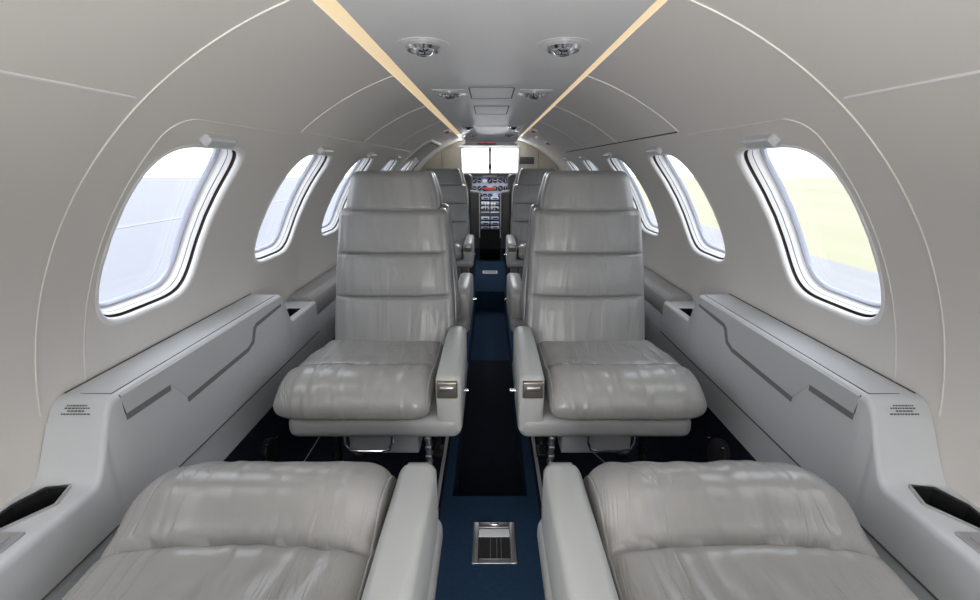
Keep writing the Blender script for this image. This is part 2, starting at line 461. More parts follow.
def pleat(p, seed, amp):
    q = Vector((p.x * 26, p.y * 5, p.z * 5 + seed * 3.1))
    a = noise.noise(q); b = noise.noise(Vector((p.x * 7 + seed, p.y * 6, p.z * 6)))
    return amp * ((1 - abs(a) * 2.2) * max(0.0, b + 0.25) * 1.4)

def make_seat(loc, rz, h, recline, seed, label, groove=0.010, crown=0.0):
    root = empty('club_seat', loc, rz)
    tag(root, label, 'seat', 'grey leather club seats')
    # seat cushion -----------------------------------------------------------
    bm = bmesh.new()
    c = crown
    prof = [(0.03, 0.395), (0.045, 0.43), (0.03, 0.458 + c * .3), (-0.05, 0.462 + c * .3), (-0.14, 0.466 + c * .35), (-0.20, 0.474 + c * .6), (-0.245, 0.487 + c), (-0.29, 0.486 + c),
            (-0.332, 0.470 + c * .8), (-0.360, 0.440 + c * .4), (-0.370, 0.410), (-0.360, 0.386), (-0.30, 0.378), (-0.15, 0.378), (-0.02, 0.378)]
    P = catmull([(a, b, 0) for a, b in prof], 12)
    cen = Vector((-0.17, 0.42, 0)); seam_y = 0.186 if c > 0 else 0.195
    rings = []
    NS = 72
    for i in range(NS + 1):
        t = math.sin(-PI / 2 + PI * i / NS)
        t = max(-0.9985, min(0.9985, t))
        sc = (1 - abs(t) ** (12 if t * h > 0 else 7)) ** (1 / 2.6)
        ring = []
        for q in P:
            d = q - cen
            p = Vector((t * 0.203 + 0.006 * h, cen.x + d.x * (0.80 + 0.20 * sc), cen.y + d.y * sc))
            # the bolster swells sideways away from the aisle
            if p.x * h < 0: p.x *= 1 + (0.10 - 0.05 * smooth(0.22, 0.36, -p.y)) * smooth(0.0, 0.10, -p.y)
            top = max(0.0, min(1.0, (p.z - 0.40) / 0.04))
            front = max(0.0, min(1.0, (-p.y - 0.26) / 0.06))
            edge = (1 - abs(t) ** 6)
            dy = p.y + seam_y - 0.014 * t * t
            p.z -= groove * (math.exp(-(dy / 0.0055) ** 2) + 0.7 * math.exp(-(dy / (0.018 if dy > 0 else 0.034)) ** 2)) * top * edge
            msk = max(0.0, noise.noise(Vector((p.x * 4 + seed * 1.7, p.y * 5 + seed, 0.3))) + 0.30)
            rip = 0.0034 * msk * math.sin((p.x + 0.35 * h * (p.y + 0.2) * (0.5 + p.x * 2.0)) * 115 + 3.0 * noise.noise(Vector((p.x * 11, p.y * 9, seed))))
            rip *= edge * (0.4 if (c > 0 and p.y < -0.27) else 1.0) * (0.35 + 0.65 * math.exp(-((p.y + seam_y - 0.05) / 0.09) ** 2) if p.y > -seam_y else 0.8)
            p.z += rip * top; p.y -= rip * front
            ww = pleat(p, seed, 0.0022) * max(top, front) * edge
            p.z += ww * top; p.y -= ww * front
            ring.append(p)
        rings.append(ring)
    loft(bm, rings)
    cush = finish('seat_cushion', bm, M['leather_seat'], root, angle=80)
    bm = bmesh.new()
    best = min(range(NS + 1), key=lambda i: abs(math.sin(-PI / 2 + PI * i / NS) * h - 0.955))
    pp = [q + Vector((h * 0.001, 0, 0)) for q, o_ in zip(rings[best], P) if (o_.x < 0.02 and o_.y > 0.40)]
    tube(bm, pp, 0.0020, 6); finish('piping', bm, M['leather_plain'], cush)
    # backrest ---------------------------------------------------------------
    bx = 0.04 * h
    def yf(z): return recline * (z - 0.46)
    def lerp(tab, z):
        for (a, u), (b, v) in zip(tab[:-1], tab[1:]):
            if z <= b: return u + (v - u) * max(0, (z - a)) / (b - a)
        return tab[-1][1]
    seams = (0.602, 0.741)
    def back(z0, z1, hw_tab, thick, seams_, r_end, N=88, NZ=150, n_sup=5.0):
        bm = bmesh.new(); rings = []
        for i in range(NZ + 1):
            u = math.sin(-PI / 2 + PI * i / NZ)
            z = z0 + (z1 - z0) * (u + 1) / 2
            de = min(z - z0, z1 - z) / r_end
            sc = math.sqrt(max(0.004, 1 - (1 - min(1, de)) ** 2.2))
            hw = lerp(hw_tab, z) * (0.90 + 0.10 * sc); tk = thick * (0.25 + 0.75 * sc)
            ring = []
            for k in range(N):
                a = 2 * PI * k / N; ca, sa = math.cos(a), math.sin(a)
                X = math.copysign(abs(ca) ** (2 / n_sup), ca); Y = math.copysign(abs(sa) ** (2 / n_sup), sa)
                p = Vector((bx + X * hw, yf(z) + thick / 2 + Y * tk / 2, z))
                if Y < 0:
                    f = min(1, -Y) ** 2
                    p.y -= 0.012 * f * (1 - X * X)
                    for sm in seams_:
                        if abs(X) < 0.93 or True:
                            p.y += (0.013 * math.exp(-((z - sm) / 0.0042) ** 2) + 0.007 * math.exp(-((z - sm) / 0.03) ** 2)) * f * (1 - abs(X) ** 14)
                    mk = max(0.0, noise.noise(Vector((p.x * 5 + seed, 0.7, p.z * 6))) + 0.28)
                    p.y -= 0.0026 * mk * f * (1 - X ** 4) * (0.0 if not seams_ else 1.0) * math.sin(p.x * 150 + 2.5 * noise.noise(Vector((p.x * 9, seed, p.z * 8))))
                    # long seam beside the aisle edge
                    p.y += 0.004 * math.exp(-((X * h - 0.90) / 0.02) ** 2) * f
                    p.y -= pleat(Vector((p.x, p.z * 0.8, p.z)), seed + 5, 0.0022) * f * (1 - X ** 4)
                ring.append(p)
            rings.append(ring)
        loft(bm, rings); return bm
    bm = back(0.40, 0.884, [(0.40, 0.205), (0.46, 0.206), (0.60, 0.2), (0.74, 0.191), (0.88, 0.180)], 0.105, seams, 0.022)
    bk = finish('backrest', bm, M['leather_back'], root, angle=80)
    bm = back(0.872, 1.004, [(0.872, 0.158), (0.92, 0.152), (1.004, 0.130)], 0.09, (), 0.024, NZ=60, n_sup=4.6)
    finish('headrest', bm, M['leather_back'], root, angle=80)
    # hard back shell
    bm = bmesh.new()
    rings = []
    for z in (0.30, 0.36, 0.46, 0.60, 0.74, 0.83, 0.86):
        hw = lerp([(0.30, 0.17), (0.40, 0.206), (0.6, 0.205), (0.86, 0.175)], z)
        y0 = yf(z) + 0.085; y1 = yf(z) + (0.125 if z < 0.85 else 0.11)
        rings.append([Vector((bx + sx * hw * fx, yy, z)) for sx, fx, yy in ((-1, 1, y0), (-1, 1, y1 - 0.015), (-1, .93, y1), (1, .93, y1), (1, 1, y1 - 0.015), (1, 1, y0))])
    loft(bm, rings); finish('back_shell', bm, M['frame'], root)
    # shell and armrest --------------------------------------------------------
    bm = bmesh.new()
    xs = sorted((-0.178 * h, 0.288 * h))
    soft_block(bm, xs[0], xs[1], -0.352, 0.06, 0.318, 0.383, 0.026)
    fr = finish('seat_frame', bm, M['frame'], root)
    bm = bmesh.new()
    rings = []
    for y, zt, g in ((-0.347, 0.488, 0.80), (-0.342, 0.497, 0.93), (-0.325, 0.502, 1), (-0.2, 0.506, 1), (-0.06, 0.510, 0.96), (0.0, 0.510, 0.9), (0.022, 0.503, 0.82), (0.03, 0.49, 0.7)):
        hw = 0.034 * g; r = 0.016
        sec = [(-hw, 0.345), (-hw, zt - r), (-hw + 0.3 * r, zt - 0.35 * r), (-hw + r, zt), (hw - r, zt), (hw - 0.3 * r, zt - 0.35 * r), (hw, zt - r), (hw, 0.345)]
        rings.append([Vector((h * (0.2560 if recline < 0.5 else 0.247) + a, y, b)) for a, b in sec])
    loft(bm, rings); ar = finish('armrest', bm, M['armrest'], root, angle=50)
    bm = bmesh.new(); xs = sorted((0.224 * h, 0.284 * h)) if recline < 0.5 else sorted((0.221 * h, 0.273 * h)); cx = sum(xs) / 2
    box(bm, xs[0] + .003, xs[1] - .003, -0.354, -0.338, 0.444, 0.492, 0.004)
    at = finish('ashtray', bm, M['bronze'], ar)
    bm = bmesh.new(); box(bm, xs[0] + 0.012, xs[1] - 0.012, -0.358, -0.35, 0.466, 0.480, 0.003); finish('ashtray_lid', bm, M['steel'], ar)
    if recline < 0.5: bm = bmesh.new(); lathe(bm, [(0.0005, -0.012), (0.005, -0.012), (0.006, -0.006), (0.006, 0.006), (0.0005, 0.006)], (h * 0.296, -0.22, 0.395), 16, 'X'); finish('recline_button', bm, M['chrome'], ar)
    # underseat ---------------------------------------------------------------
    bm = bmesh.new(); xs = sorted((-0.045 * h, 0.158 * h)); box(bm, xs[0], xs[1], -0.27, -0.02, 0.215, 0.330, 0.006); finish('underseat_box', bm, M['base'], root)
    bm = bmesh.new()
    hp = [(-0.045, 0.325), (-0.045, 0.272), (-0.034, 0.250), (0.0, 0.246), (0.055, 0.246), (0.078, 0.251), (0.090, 0.274), (0.090, 0.325)]
    tube(bm, [Vector((h * a, -0.30, b)) for a, b in hp], 0.0042, 8); finish('lift_handle', bm, M['chrome'], root)
    for lx, ly, m in ((0.190, -0.29, 'steel'), (0.175, 0.02, 'black'), (-0.12, -0.17, 'black'), (-0.12, 0.02, 'black')):
        bm = bmesh.new()
        box(bm, h * lx - 0.007, h * lx + 0.007, ly - 0.012, ly + 0.012, 0.012, 0.330, 0.002)
        for q in range(9): box(bm, h * lx - 0.009, h * lx + 0.009, ly - 0.014, ly + 0.014, 0.04 + q * 0.03, 0.052 + q * 0.03, 0.002)
        box(bm, h * lx - 0.018, h * lx + 0.018, ly - 0.03, ly + 0.03, 0.0, 0.016, 0.004)
        lg = finish('leg', bm, M[m], root)
    return root

def deck(x, y): return (x, y, H + ZD)
make_seat(deck(-0.365, 1.34), 0, 1, 0.23, 1, 'whole grey leather club seat facing us, left of the aisle', 0.005)
make_seat(deck(0.365, 1.34), 0, -1, 0.23, 2, 'whole grey leather club seat facing us, right of the aisle', 0.005)
make_seat(deck(-0.378, 0.325), PI, -1, 0.62, 3, 'nearest grey leather seat at bottom left, only its wrinkled cushion and armrest in view', 0.016, 0.046)
make_seat(deck(0.378, 0.325), PI, 1, 0.62, 4, 'nearest grey leather seat at bottom right, only its wrinkled cushion and armrest in view', 0.016, 0.046)
make_seat(deck(-0.375, 1.80), PI, -1, 0.20, 5, 'left grey leather seat back to back with the whole left seat, facing the cockpit')
make_seat(deck(0.375, 1.80), PI, 1, 0.20, 6, 'right grey leather seat back to back with the whole right seat, facing the cockpit')
make_seat(deck(-0.41, 3.35), 0, 1, 0.20, 7, 'farthest left grey leather seat facing us, in front of the cockpit bulkhead')
make_seat(deck(0.41, 3.35), 0, -1, 0.20, 8, 'farthest right grey leather seat facing us, in front of the cockpit bulkhead')

# seat tracks on the deck, a bead along the left side carpet and a thin cable on the right
for s in (-1, 1):
    bm = bmesh.new(); box(bm, s * 0.168 - 0.006, s * 0.168 + 0.006, YA + 0.05, 3.4, H + ZD, H + ZD + 0.004, 0.001)
    finish('trim_%d' % trim_n, bm, M['base'], kind='structure'); trim_n += 1
bm = bmesh.new(); tube(bm, [V(-0.631, y, -0.957) for y in (0.9, 1.5, 2.2)], 0.002, 6)
finish('trim_%d' % trim_n, bm, M['frame'], kind='structure'); trim_n += 1
bm = bmesh.new(); tube(bm, catmull([(0.325, 1.50, H + ZD + 0.003), (0.345, 1.45, H + ZD + 0.003), (0.40, 1.325, H + ZD + 0.003), (0.44, 1.25, H + ZD + 0.003)], 5, False), 0.003, 6)
tag(finish('cable', bm, M['bronze']), 'thin brass coloured cable on the dark floor under the whole right seat', 'cable')

# ------------------------------------------------------------------ side consoles
def xw(z): return math.sqrt(max(0.01, (R - 0.001) ** 2 - (z - Z0) ** 2))
XI = 0.68
def ctop(y):
    if y < 0.755: return -0.53 + (0.53 - 0.398) * smooth(0.610, 0.690, y)
    return -0.398 - 0.106 * smooth(1.335, 1.395, y)
def console(s, nm):
    root = empty('side_console', V(s * XI, 0.9, -0.63)); inv = -Vector(root.location)
    tag(root, 'pale grey %s sidewall console with folded table and cup recess under the nearest %s window' % (nm, nm), 'console', 'sidewall consoles')
    def P(x, y, z): return V(s * x, y, z) + inv
    bm = bmesh.new(); rings = []
    ys = [0.05, 0.3, 0.5, 0.58] + [0.60 + 0.01 * i for i in range(12)] + [0.75, 0.9, 1.1, 1.25, 1.33] + [1.335 + 0.0075 * i for i in range(9)] + [1.43, 1.5, 1.59, 1.60]
    for y in ys:
        t = ctop(y)
        sec = [(XI, -0.628), (XI - 0.001, t - 0.012), (XI + 0.001, t - 0.005), (XI + 0.005, t - 0.001), (XI + 0.010, t), (xw(t) - 0.0, t + 0.001), (xw(-0.5), min(t, -0.5)), (xw(-0.628), -0.628)]
        rings.append([P(x, y, z) for x, z in sec])
    loft(bm, rings)
    body = finish('console_body', bm, M['console'], root, angle=35)
    # recess for cups and its neighbour, cut into the shelf
    hexa = [(-0.727, 0.618), (-0.765, 0.612), (-0.782, 0.570), (-0.778, 0.520), (-0.745, 0.520), (-0.710, 0.572)]
    cut = bmesh.new()
    prism(cut, [(-a, b) for a, b in hexa], lambda a, b, d: P(a, b, -0.57 + d), 0.08)
    prism(cut, [(0.700, 1.415), (0.745, 1.415), (0.755, 1.46), (0.745, 1.51), (0.700, 1.51)], lambda a, b, d: P(a, b, -0.55 + d), 0.1)
    co = finish('cutter', cut, M['black'], root, smooth=False)
    md = body.modifiers.new('cut', 'BOOLEAN'); md.object = co; md.operation = 'DIFFERENCE'; md.solver = 'EXACT'
    bpy.context.view_layer.update()
    me = bpy.data.meshes.new_from_object(body.evaluated_get(bpy.context.evaluated_depsgraph_get()))
    body.modifiers.clear(); old = body.data; body.data = me; bpy.data.meshes.remove(old); bpy.data.objects.remove(co, do_unlink=True)
    # liner well and chrome rim
    bm = bmesh.new()
    def inset(poly, f):
        cx = sum(a for a, b in poly) / len(poly); cy = sum(b for a, b in poly) / len(poly)
        return [(cx + (a - cx) * f, cy + (b - cy) * f) for a, b in poly]
    hx = [(-a, b) for a, b in hexa]
    loft(bm, [[P(a, b, z) for a, b in inset(hx, f)] for f, z in ((1.0, -0.528), (0.985, -0.5285), (0.97, -0.567), (0.02, -0.567))], cap=False)
    cupm = finish('cup_recess', bm, M['black'], root, smooth=False)
    bm = bmesh.new()
    loft(bm, [[P(a, b, z) for a, b in inset(hx, f)] for f, z in ((0.95, -0.531), (0.95, -0.5265), (1.06, -0.5265), (1.07, -0.5305))], cap=False)
    finish('recess_rim', bm, M['steel'], cupm, smooth=False)
    bm = bmesh.new(); h2 = [(0.700, 1.415), (0.745, 1.415), (0.755, 1.46), (0.745, 1.51), (0.700, 1.51)]
    loft(bm, [[P(a, b, z) for a, b in inset(h2, f)] for f, z in ((1.0, -0.503), (0.98, -0.548), (0.02, -0.548))], cap=False)
    finish('cup_recess', bm, M['black'], root, smooth=False)
    bm = bmesh.new(); v0 = P(0.70, 0.45, -0.531); v1 = P(0.752, 0.515, -0.526)
    box(bm, min(v0.x, v1.x), max(v0.x, v1.x), v0.y, v1.y, v0.z, v1.z, 0.0015)
    pl = finish('ashtray_plate', bm, M['steel'], root)
    bm = bmesh.new(); v0 = P(0.712, 0.462, -0.528); v1 = P(0.742, 0.505, -0.5235); box(bm, min(v0.x, v1.x), max(v0.x, v1.x), v0.y, v1.y, v0.z, v1.z, 0.001); finish('ashtray_lid', bm, M['steel'], pl)
    # folded table lid on the aisle face
    def face(y, z, d): return P(XI - d, y, z)
    up = [(1.335, -0.404), (0.702, -0.404)]
    low = [(0.702, -0.441), (0.818, -0.443), (0.857, -0.495), (1.110, -0.486), (1.135, -0.476), (1.153, -0.442), (1.172, -0.434), (1.328, -0.426)]
    bm = bmesh.new(); prism(bm, up + low, lambda a, b, d: face(a, b, d * 0.6 - 0.004), 0.0095)
    lid = finish('table_lid', bm, M['console'], root, smooth=False)
    def slot(pts, wd):
        bm = bmesh.new(); A = []; B = []
        for i, p in enumerate(pts):
            q0 = Vector(pts[max(0, i - 1)]); q1 = Vector(pts[min(len(pts) - 1, i + 1)])
            d = (q1 - q0).normalized(); nn = Vector((-d.y, d.x)); wi = wd[i] if isinstance(wd, (list, tuple)) else wd
            A.append(Vector(p)); B.append(Vector(p) - nn * wi)
        poly = [(v.x, v.y) for v in A] + [(v.x, v.y) for v in reversed(B)]
        prism(bm, poly, lambda a, b, dd: face(a, b, dd - 0.004), 0.0055)
        finish('finger_slot', bm, M['slot'], root, smooth=False)
    slot(low[:2], 0.013)
    slot(low[2:], [0.013, 0.013, 0.015, 0.016, 0.013, 0.009])
    # hairlines where the lid meets the top and the end panel
    bm = bmesh.new()
    tube(bm, [P(XI + 0.013, y, -0.3978) for y in (0.70, 0.8, 1.0, 1.2, 1.325)], 0.0011, 6)
    tube(bm, [P(XI + 0.013, 0.70, -0.3978), P(xw(-0.42) - 0.034, 0.70, -0.3978)], 0.0010, 6)
    tube(bm, [P(XI + 0.001, 0.702, -0.402), P(XI - 0.0015, 0.702, -0.441)], 0.0011, 6)
    tube(bm, [P(xw(-0.395) - 0.001, y, -0.397) for y in (0.70, 1.0, 1.34)], 0.0018, 6)
    finish('lid_seam', bm, M['dark_seam'], root)
    # lower body seam
    bm = bmesh.new(); tube(bm, [P(XI, y, -0.629) for y in (0.05, 0.7, 1.4, 1.60)], 0.002, 6); finish('lower_seam', bm, M['dark_seam'], root)
    # printed notice on the step: four short lines of print
    bm = bmesh.new()
    for i, (a, b) in enumerate(((0.16, 0.86), (0.05, 0.92), (0.22, 0.80), (0.0, 1.0))):
        zt_ = -0.4085 - 0.0042 * i
        y = min([0.62 + 0.0005 * q for q in range(150)], key=lambda yy: abs(ctop(yy) - zt_))
        x = XI + 0.030
        wdt = 0.052
        n_w = 11
        cur = a
        rnd = random.Random(i + 3)
        while cur < b - 0.02:
            ln = min(b - cur, rnd.uniform(0.05, 0.12))
            xa, xb = x + cur * wdt, x + (cur + ln) * wdt
            ya2 = y - 0.0006; yb2 = y + 0.0006
            c4 = [P(xa, ya2, ctop(ya2) + 0.0008), P(xb, ya2, ctop(ya2) + 0.0008), P(xb, yb2, ctop(yb2) + 0.0008), P(xa, yb2, ctop(yb2) + 0.0008)]
            vs = [bm.verts.new(q) for q in c4]; bm.faces.new(vs)
            cur += ln + 0.018
    finish('notice', bm, M['ink'], root, smooth=False)
    # padded ledge further forward
    pad = empty('padded_ledge', V(s * 0.7, 2.4, -0.56)); inv2 = -Vector(pad.location)
    tag(pad, 'grey padded sidewall ledge running forward from the %s console past the seats' % nm, 'ledge', 'padded sidewall ledges')
    bm = bmesh.new(); rings = []
    for y, f in ((1.602, 0.96), (1.61, 1), (1.8, 1), (2.4, 1), (3.0, 1), (3.85, 1)):
        sec = catmull([(0.785, -0.486, 0), (0.745, -0.484, 0), (0.708, -0.487, 0), (0.689, -0.51, 0), (0.688, -0.56, 0), (0.72, -0.583, 0), (0.775, -0.578, 0), (0.783, -0.53, 0)], 4)
        cen = Vector((0.74, -0.53, 0))
        rings.append([V(s * (cen.x + (q.x - cen.x) * f), y, cen.y + (q.y - cen.y) * f) + inv2 for q in sec])
    loft(bm, rings); finish('pad', bm, M['leather_plain'], pad)
    bm = bmesh.new()
    loft(bm, [[V(s * x, y, z) + inv2 for x, z in ((0.69, -0.57), (0.684, -0.626), (0.76, -0.626), (0.76, -0.57))] for y in (1.605, 3.85)])
    finish('ledge_base', bm, M['console'], pad)
console(-1, 'left'); console(1, 'right')

# round covers on the dark lower side walls
def cover(s, y, z, label, m, r=0.035):
    root = empty('wall_outlet_cover', V(s * 0.66, y, z)); tag(root, label, 'cover')
    mt = Matrix.Rotation(s * 0.16, 4, 'Y')
    bm = bmesh.new(); lathe(bm, [(0.001, -0.012), (r, -0.012), (r, 0.004), (r * 0.92, 0.007), (0.001, 0.008)] if s < 0 else [(0.001, 0.012), (r, 0.012), (r, -0.004), (r * 0.92, -0.007), (0.001, -0.008)], (0, 0, 0), 32, 'X', mt)
    finish('cover_plate', bm, m, root)
    for a in (0.5, 2.2, 3.6, 5.2):
        bm = bmesh.new(); lathe(bm, [(0.0005, 0.004), (0.004, 0.003), (0.004, -0.004), (0.0005, -0.004)], (-s * 0.006, math.cos(a) * r * 1.12, math.sin(a) * r * 1.12), 12, 'X'); finish('screw', bm, M['chrome'], root)
cover(-1, 1.10, -0.815, 'dark round outlet cover low on the left side wall between the seats', M['black'])
cover(1, 1.06, -0.80, 'grey round outlet cover low on the right side wall between the seats', M['cover'], 0.045)

# ------------------------------------------------------------------ ceiling fittings
def reading_light(x, y, label, small):
    root = empty('reading_light', V(x, y, 0.2155)); tag(root, label, 'reading light', 'overhead reading lights')
    r = 0.032
    bm = bmesh.new()
    if small: box(bm, -0.048, 0.048, -0.052, 0.052, -0.0008, 0.001, 0.0003)
    else: lathe(bm, [(0.001, 0.001), (0.050, 0.0005), (0.049, -0.0004), (0.001, -0.0005)], (0, 0, 0), 40)
    finish('mounting_plate', bm, M['ceiling'], root)
    bm = bmesh.new(); lathe(bm, [(r - 0.006, -0.001), (r, -0.001), (r + 0.001, -0.006), (r - 0.003, -0.011), (r - 0.008, -0.010), (r - 0.010, -0.002)], (0, 0, 0), 40); finish('bezel', bm, M['chrome'], root)
    bm = bmesh.new()
    rb = r - 0.009
    lathe(bm, [(rb, -0.003)] + [(rb * math.cos(a), -0.003 - rb * 0.75 * math.sin(a)) for a in [0.2, 0.5, 0.8, 1.05]] + [(rb * 0.42, -0.016), (0.001, -0.014)], (0, 0, 0), 40); ball = finish('eyeball', bm, M['chrome'], root)
    bm = bmesh.new(); lathe(bm, [(0.001, -0.0155), (rb * 0.34, -0.0155), (rb * 0.34, -0.0145), (0.001, -0.0145)], (0, 0, 0), 24); finish('lens', bm, M['black'], ball)
    bm = bmesh.new(); box(bm, -0.005, 0.012, r - 0.004, r + 0.012, -0.008, 0, 0.002); finish('switch', bm, M['bronze'], root)
names = ('nearest', 'second', 'third', 'farthest')
for i, y in enumerate((0.905, 1.45, 2.63, 3.28)):
    for s in (-1, 1):
        reading_light(0.006 + s * 0.131, y, '%s chrome eyeball reading light on the %s side of the ceiling panel' % (names[i], 'left' if s < 0 else 'right'), i > 0)
def hatch(y0, y1, label):
    root = empty('ceiling_hatch', V(0.005, (y0 + y1) / 2, 0.2155)); tag(root, label, 'hatch', 'ceiling hatches')
    a, b = 0.064, (y1 - y0) / 2
    bm = bmesh.new(); box(bm, -a, a, -b, b, -0.0003, 0.001); finish('hatch_panel', bm, M['ceiling'], root, smooth=False)
    bm = bmesh.new()
    for s in (-1, 1): box(bm, s * (a + 0.002) - 0.0016, s * (a + 0.002) + 0.0016, -b, b, -0.0006, 0.001)
    for s in (-1, 1): box(bm, -a, a, s * (b + 0.002) - 0.001, s * (b + 0.002) + 0.001, -0.0006, 0.001)
    finish('hatch_gap', bm, M['dark_seam'], root, smooth=False)
hatch(1.366, 1.573, 'larger nearer rectangular hatch in the ceiling panel between the second pair of lights')
hatch(1.77, 2.027, 'farther rectangular hatch in the ceiling panel beyond the second pair of lights')
bm = bmesh.new(); box(bm, -0.10, 0.10, 2.60, 2.61, H + 0.2148, H + 0.216)
finish('trim_%d' % trim_n, bm, M['dark_seam'], kind='structure'); trim_n += 1

# small indicator fittings on the liner by the front bulkhead
def liner_fit(s, y, z, label, mats):
    th = math.asin((z - Z0) / R); c = cyl(s, y, th, R - 0.003)
    root = empty('indicator_light', c); tag(root, label, 'indicator')
    nrm = Vector((s * math.cos(th), 0, math.sin(th))); tan = Vector((-s * math.sin(th), 0, math.cos(th)))
    mt = Matrix(((nrm.x, 0, tan.x, 0), (0, 1, 0, 0), (nrm.z, 0, tan.z, 0), (0, 0, 0, 1)))
    bm = bmesh.new(); box(bm, -0.006, 0.006, -0.075, 0.075, -0.020, 0.020, 0.003, 2, mt); finish('housing', bm, M['white'], root)
    bm = bmesh.new(); box(bm, -0.009, 0.0, -0.05, 0.04, -0.013, 0.013, 0.002, 2, mt); finish('lens', bm, mats, root)
liner_fit(-1, 2.84, 0.207, 'small red indicator fitting on the liner left of the ceiling panel', M['red'])
liner_fit(1, 2.80, 0.207, 'small red indicator fitting on the liner right beside the ceiling panel', M['red'])
liner_fit(1, 3.06, 0.150, 'lowest small red and pale fitting on the right liner near the bulkhead', M['red'])
liner_fit(1, 3.04, 0.182, 'small white fitting between two red ones on the right liner', M['white'])

# sign over the doorway
root = empty('warning_sign', V(-0.028, YF - 0.012, 0.197)); tag(root, 'small dark sign with red lettering over the cockpit doorway', 'sign')
bm = bmesh.new(); box(bm, -0.075, 0.075, -0.006, 0.012, -0.018, 0.018, 0.003); finish('sign_body', bm, M['black'], root)
bm = bmesh.new()
rnd = random.Random(4)
for i in range(9):
    x = -0.060 + i * 0.014
    if i == 3: continue
    box(bm, x, x + 0.003, -0.0075, -0.005, -0.008, 0.008); box(bm, x, x + 0.010, -0.0075, -0.005, rnd.choice((-0.008, 0.0055)), 0.008 if False else rnd.choice((-0.0055, 0.008)))
finish('red_lettering', bm, M['redlit'], root, smooth=False)
# grey placard on the right bulkhead
bm = bmesh.new(); box(bm, 0.262, 0.385, YF - 0.006, YF + 0.002, H + 0.018, H + 0.074, 0.003)
tag(finish('vent_grille', bm, M['pad']), 'dark grey rectangular plate on the cream bulkhead right of the doorway', 'plate')

# ------------------------------------------------------------------ floor fittings
root = empty('floor_hatch', V(0.012, 1.028, ZD)); root.location.x = 0.012
root.location.y = 0.958
tag(root, 'square metal flap fitting with clear cover set in the blue carpet between the front seats', 'floor fitting')
a = 0.061; b = 0.070
bm = bmesh.new()
for x0, x1, y0, y1 in ((-a, -a + 0.017, -b, b), (a - 0.017, a, -b, b), (-a + 0.017, a - 0.017, b - 0.020, b), (-a + 0.017, a - 0.017, -b, -b + 0.016)):
    box(bm, x0, x1, y0, y1, 0, 0.006, 0.0015)
finish('hatch_frame', bm, M['steel'], root)
bm = bmesh.new(); box(bm, -a + 0.017, a - 0.017, 0.018, b - 0.024, 0, 0.005, 0.001); finish('hatch_flap', bm, M['lens'], root)
bm = bmesh.new(); box(bm, -a + 0.016, a - 0.016, -b + 0.015, 0.018, 0, 0.003)
fl = finish('hatch_well', bm, M['black'], root)
bm = bmesh.new()
for x in (-0.012, 0.006, 0.018): box(bm, x, x + 0.002, -b + 0.02, 0.012, 0.003, 0.0042)
finish('well_rib', bm, M['bronze'], fl, smooth=False)
bm = bmesh.new(); box(bm, -0.010, 0.012, b - 0.012, b - 0.004, 0.005, 0.009, 0.001); finish('latch', bm, M['chrome'], root)
root = empty('step_plate', V(0, 4.2, ZD)); tag(root, 'small bright metal plate on the blue carpet at the cockpit entrance', 'plate')
bm = bmesh.new(); box(bm, -0.075, 0.075, -0.06, 0.06, 0, 0.006, 0.002); pl = finish('plate', bm, M['white'], root)
bm = bmesh.new(); box(bm, -0.06, 0.06, -0.03, 0.03, 0.006, 0.008); finish('plate_recess', bm, M['base'], pl)

# ------------------------------------------------------------------ cockpit
YP = 5.15
bm = bmesh.new()
box(bm, -0.62, 0.62, -0.02, 0.05, -0.30, 0.0, 0.01)
root = empty('instrument_panel', V(0, YP, -0.10)); tag(root, 'blue grey cockpit instrument panel full of dials seen through the doorway', 'instrument panel')
finish('panel_face', bm, M['panel'], root)
rnd = random.Random(11)
for i in range(13):
    for j in range(3):
        x = -0.36 + 0.06 * i; z = -0.06 - 0.085 * j
        bm = bmesh.new(); r = 0.026 if (i + j) % 3 else 0.031
        lathe(bm, [(0.001, 0.0), (r, 0.0), (r, -0.012), (r * 0.86, -0.014), (r * 0.82, -0.008), (0.001, -0.008)], (x, -0.018, z), 20, 'Y')
        g = finish('gauge', bm, M['module'] if (i * 7 + j * 3) % 5 == 0 else M['black'], root)
        bm = bmesh.new(); an = rnd.uniform(0, PI)
        box(bm, -r * .7, r * .7, -0.0022, 0, -0.0018, 0.0018, 0, 1, Matrix.Translation((x, -0.0265, z)) @ Matrix.Rotation(an, 4, 'Y')); finish('needle', bm, M['white'], g, smooth=False)
bm = bmesh.new(); box(bm, -0.065, 0.055, -0.04, -0.016, -0.165, -0.135, 0.004); finish('warning_panel', bm, M['red'], root)
bm = bmesh.new(); box(bm, -0.085, 0.08, -0.04, -0.0, -0.02, 0.001, 0.004); finish('compass_strip', bm, M['white'], root)
bm = bmesh.new()
prof = [(-0.10, 0.0), (-0.11, 0.012), (-0.06, 0.024), (0.25, 0.02), (0.25, 0.0)]
loft(bm, [[Vector((x, a, b)) for a, b in prof] for x in (-0.62, -0.2, 0.2, 0.62)])
tag(finish('glareshield', bm, M['pad']), 'dark glareshield ledge on top of the cockpit instrument panel', 'glareshield').location = V(0, YP, -0.098)
